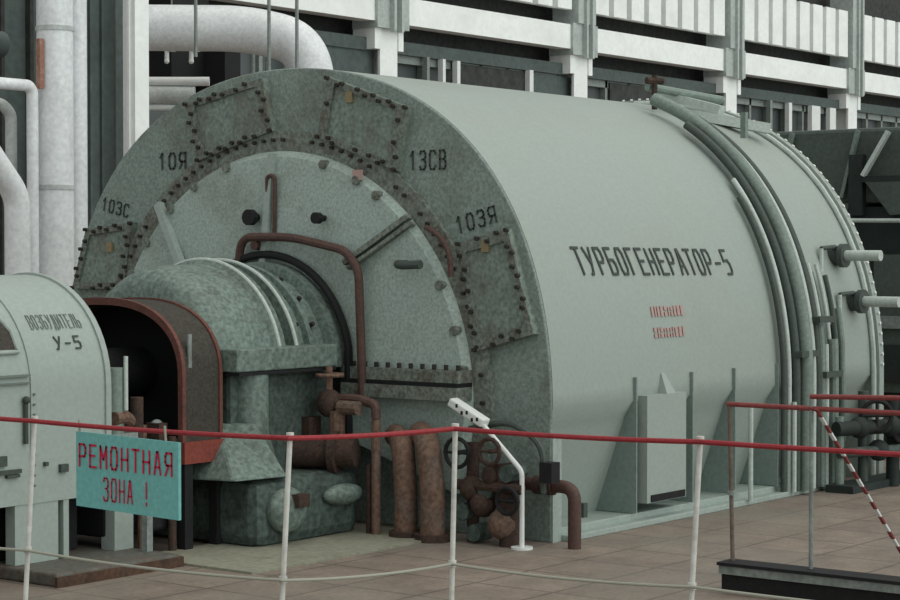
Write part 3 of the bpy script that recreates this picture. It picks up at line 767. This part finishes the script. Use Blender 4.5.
# pale work lamp
wl=thing('work_lamp',(8.66,6.22,0),'white floor-standing work lamp with slanted arm and chequered head','lamp')
MB().tube(fillet([(8.66,6.185,0),(8.66,6.185,.42),(8.66,6.45,.66)],.03),.014,8).build('stand','white',wl)
MB().bar((8.66,6.43,.665),(8.66,6.66,.775),.05,.075,(1,0,0)).build('lamp_head','white',wl,smooth=False,bevel=.01)
for k in range(5):
    p=Vector((8.63,6.60-.035*k,.745-.017*k)); MB().box((p.x-.008,p.y-.008,p.z-(.02 if k%2 else .0)),(p.x+.004,p.y+.008,p.z+(.0 if k%2 else .02))).build('lamp_slot','black',wl,smooth=False)
MB().tube([(8.66,6.185,0),(8.66,6.185,.012)],.06,14).build('lamp_base','white',wl)

# ------------------------------------------------------------------ FENCE
def post(x,y,dx,dy,label):
    t=thing('fence_post',(x,y,0),label,'post','white posts carrying the red rope')
    MB().tube([(x+dx,y+dy,.02),(x,y,1.04)],.0085,12).build('pole','postwhite',t)
    MB().tube([(x+dx,y+dy,0),(x+dx,y+dy,.02)],.11,20).build('foot_plate','darktube',t)
    MB().tube([(x,y,1.03),(x,y,1.05)],.012,12).build('cap','postwhite',t)
    z=.6; f_=(1.06-z)/1.06
    MB().tube([(x+dx*f_,y+dy*f_,z-.01),(x+dx*f_,y+dy*f_,z+.01)],.013,12).build('clip','postwhite',t)
    return Vector((x,y,1.035)),Vector((x+dx*f_,y+dy*f_,z))
PT=[post(4.40,5.15,-.03,.05,'white fence post crossing the pale exciter at the left'),
    post(4.47,4.06,-.02,.05,'white fence post in front of the bearing pedestal'),
    post(5.03,3.855,-.01,.02,'white fence post in front of the rusty valves, mid picture'),
    post(5.13,3.01,-.02,.05,'white fence post before the flank inspection box')]
def rope(points,r,sag,name,mt):
    path=[]
    for a,b in zip(points,points[1:]):
        for k in range(12):
            t=k/12; p=a.lerp(b,t); p=p-Vector((0,0,sag*4*t*(1-t))); path.append(p)
    path.append(points[-1])
    return MB().tube(path,r,8).build(name,mt)
tops=[Vector((4.30,6.30,1.06))]+[p for p,_ in PT]+[Vector((5.22,1.5,1.045))]
off=Vector((-.017,-.01,0))
rp=rope([p+off for p in tops],.008,.006,'barrier_rope','redrope'); tag(rp,'red rope strung along the tops of the white fence posts','rope')
mids=[Vector((4.30,6.4,.6))]+[p for _,p in PT]+[Vector((5.28,1.6,.6))]
w=rope([p+Vector((-.014,-.008,0)) for p in mids],.005,.012,'barrier_wire','wire'); tag(w,'thin grey wire strung low between the white fence posts','wire')
# sign
sg=thing('warning_sign',(4.40,4.73,.77),'turquoise board with red Cyrillic lettering hung on the red rope','sign')
bd=MB().poly([(4.40,4.945,.765),(4.40,4.47,.755),(4.40,4.47,1.0),(4.40,4.945,1.01),(4.412,4.945,.765),(4.412,4.47,.755),(4.412,4.47,1.0),(4.412,4.945,1.01)],
   [(0,1,2,3),(7,6,5,4),(0,4,5,1),(1,5,6,2),(2,6,7,3),(3,7,4,0)]).build('board','sign',sg,smooth=False)
text_mesh('РЕМОНТНАЯ',.435,.078,lambda x,y,t:Vector((4.3985-t,4.93-x,.895+y-.012*x)),'lettering','signred',sg,thick=.001)
text_mesh('ЗОНА !',.215,.078,lambda x,y,t:Vector((4.3985-t,4.815-x,.79+y-.01*x)),'lettering','signred',sg,thick=.001)
for y in (4.93,4.53): MB().tube([(4.406,y,.98),(4.40,y,1.05)],.004,6).build('hanger_loop','wire',sg)

# ------------------------------------------------------------------ RED RAILING with black kerb, right
rg=thing('guard_railing',(8.2,4.3,0),'red-railed guard standing on a long black kerb at the lower right','railing')
kb=MB().box((8.16,2.6,0),(8.30,4.67,.095)).build('kerb','black',rg,smooth=False)
MB().box((8.13,2.6,.125),(8.27,4.68,.14)).build('kerb_top','black',kb,smooth=False)
MB().box((8.14,2.6,.085),(8.30,4.675,.125)).build('kerb_strip','gray',kb,smooth=False,label='pale strip under the kerb lip')
MB().tube([(8.22,4.645,.14),(8.22,4.665,.88)],.010,10).build('post','post2',rg)
MB().tube([(8.22,4.235,.14),(8.22,4.235,.925)],.010,10).build('post','gray',rg)
MB().tube([(8.22,2.64,.14),(8.22,2.64,.88)],.010,10).build('post','gray',rg)
MB().tube([(8.32,2.64,0),(8.32,2.64,.975)],.010,10).build('post','gray',rg)
MB().tube([(8.22,4.675,.88),(8.22,2.6,.88)],.012,10).build('rail','redrail',rg)
MB().tube([(8.22,4.24,.935),(8.32,2.6,.975)],.012,10).build('rail','redrail',rg)
MB().tube([(8.22,4.65,.45),(8.22,4.65,.47)],.02,10).build('clip','gray',rg)
tp=MB(); A=Vector((8.21,4.215,.86)); B=Vector((8.69,4.02,.21)); 
A2=Vector((8.20,4.20,.88)); dirn=(Vector((8.80,3.985,.06))-A2)
nseg=22
t=thing('barrier_tape',tuple(A2),'red and white striped tape slanting down from the red railing','tape')
for k in range(nseg):
    p=A2+dirn*(k/nseg); q=A2+dirn*((k+1)/nseg)
    MB().bar(p,q,.022,.008).build('white_band' if k%2 else 'red_band','white' if k%2 else 'redrail',t,smooth=False)

# ------------------------------------------------------------------ clutter at the lower right, by the far end
vm=thing('valve_manifold',(12.6,5.7,0),'dark manifold of valves and handwheels behind the red railing at the far end','valve')
for (x,y,z1_,r,mt) in ((12.30,5.95,.66,.035,'darktube'),(12.55,5.85,.62,.045,'turbinedark'),(12.80,5.75,.58,.03,'paletube'),(12.05,6.0,.5,.03,'greentube'),(12.95,5.6,.62,.05,'turbinedark')):
    MB().tube([(x,y,0),(x,y,z1_)],r,12).build('pipe_run',mt,vm)
MB().tube([(12.0,6.0,.42),(13.2,5.5,.42)],.05,12).build('header','turbinedark',vm)
MB().tube([(12.0,5.98,.26),(13.2,5.48,.26)],.035,12).build('header','pedestal',vm)
for (x,y,z,r,mt) in ((12.28,5.84,.50,.10,'black'),(12.55,5.74,.40,.11,'black'),(12.82,5.64,.52,.10,'redrail'),(12.62,5.72,.55,.07,'gray')):
    d=Vector((.79,.61,0)); s_=Vector((.61,-.79,0)); c_=Vector((x,y,z))
    MB().tube([c_+s_*r*math.cos(k*PI/8)+Vector((0,0,r*math.sin(k*PI/8))) for k in range(16)],.016,8,closed=True).tube([c_-s_*r,c_+s_*r],.012,6).tube([c_-Vector((0,0,r)),c_+Vector((0,0,r))],.012,6).tube([c_,c_+d*.12],.018,8).build('handwheel',mt,vm)
for (x,y,z) in ((12.2,5.93,.42),(12.45,5.82,.42),(12.75,5.69,.42),(12.35,5.86,.26)):
    MB().sphere((x,y,z),.075,(1,1,1),12).build('valve_body','turbinedark',vm)
MB().box((11.95,5.85,0),(13.3,6.05,.05)).build('skid','turbinedark',vm,smooth=False)

# ------------------------------------------------------------------ TURBINE behind, right
tb=thing('turbine_casing',(17,7.5,0),'dark green turbine casing looming behind the far end of the generator','turbine')
MB().box((15.0,6.2,2.0),(22,9.6,2.62)).build('hood','turbine',tb,smooth=False,bevel=.03)
pts=[(15.2,2.0),(15.0,1.9)]
m=MB().poly([(14.9,7.35,2.0),(14.9,9.4,2.0),(14.9,9.4,1.95),(14.9,7.35,1.95)],[(0,1,2,3)])
m.build('hood_face','turbine',tb,smooth=False)
MB().lathe([(14.8,1.0),(15.0,1.15),(17,1.25),(22,1.3)],8.6,1.0,0,PI,40).build('casing_shell','turbine',tb)
for y in (7.9,7.3,6.75):
    MB().bar((14.97,y,2.60),(14.97,y+.14,2.05),.03,.05,(1,0,0)).build('rib','greentube',tb,smooth=False)
MB().bar((14.95,7.02,2.58),(14.9,7.22,2.22),.03,.06,(1,0,0)).build('rib','paletube',tb,smooth=False)
MB().box((14.90,6.2,2.17),(15.0,7.23,2.22)).build('lip','turbinedark',tb,smooth=False)
MB().box((14.92,7.24,1.9),(15.2,7.36,2.4)).build('corner_post','turbinedark',tb,smooth=False)
MB().poly([(14.9,7.2,2.17),(14.9,6.2,2.17),(14.9,6.2,1.95),(14.9,6.98,1.90),(15.3,7.2,2.17),(15.3,6.2,2.17),(15.3,6.2,1.95),(15.3,6.98,1.90)],
   [(0,1,2,3),(7,6,5,4),(0,4,5,1),(1,5,6,2),(2,6,7,3),(3,7,4,0)]).build('bracket_block','turbine',tb,smooth=False)
MB().tube([(14.85,7.5,1.86),(14.85,5.9,1.84)],.018,8).build('hand_rail','paletube',tb)
MB().box((15.0,6.0,0),(22,9.6,1.97)).build('lower_casing','turbinedark',tb,smooth=False)
MB().box((14.90,6.0,.46),(15.0,7.12,1.58)).build('access_panel','turbine',tb,smooth=False)
MB().box((14.86,6.0,.98),(14.9,7.12,1.08)).build('panel_band','gray',tb,smooth=False)
MB().box((14.87,6.0,.55),(14.9,7.10,.85)).build('vent','turbinedark',tb,smooth=False)

# ------------------------------------------------------------------ light
w=bpy.data.worlds.new('hall daylight'); sc.world=w; w.use_nodes=True
bg=w.node_tree.nodes['Background']; bg.inputs['Color'].default_value=(.93,.98,.97,1); bg.inputs['Strength'].default_value=.54
def sun(name,d,e,ang,col):
    l=bpy.data.lights.new(name,'SUN'); l.energy=e; l.angle=math.radians(ang); l.color=col
    o=bpy.data.objects.new(name,l); C.objects.link(o); o.rotation_euler=Vector(d).to_track_quat('-Z','Y').to_euler(); return o
sun('roof_light',(-.12,.30,-.95),1.1,80,(1,.94,.85))
sun('window_light',(-.10,.96,-.24),1.15,70,(.90,1,.97))
sc.view_settings.view_transform='Standard'; sc.view_settings.look='None'; sc.view_settings.gamma=1
sc.view_settings.exposure=.08
sc.view_settings.use_curve_mapping=False
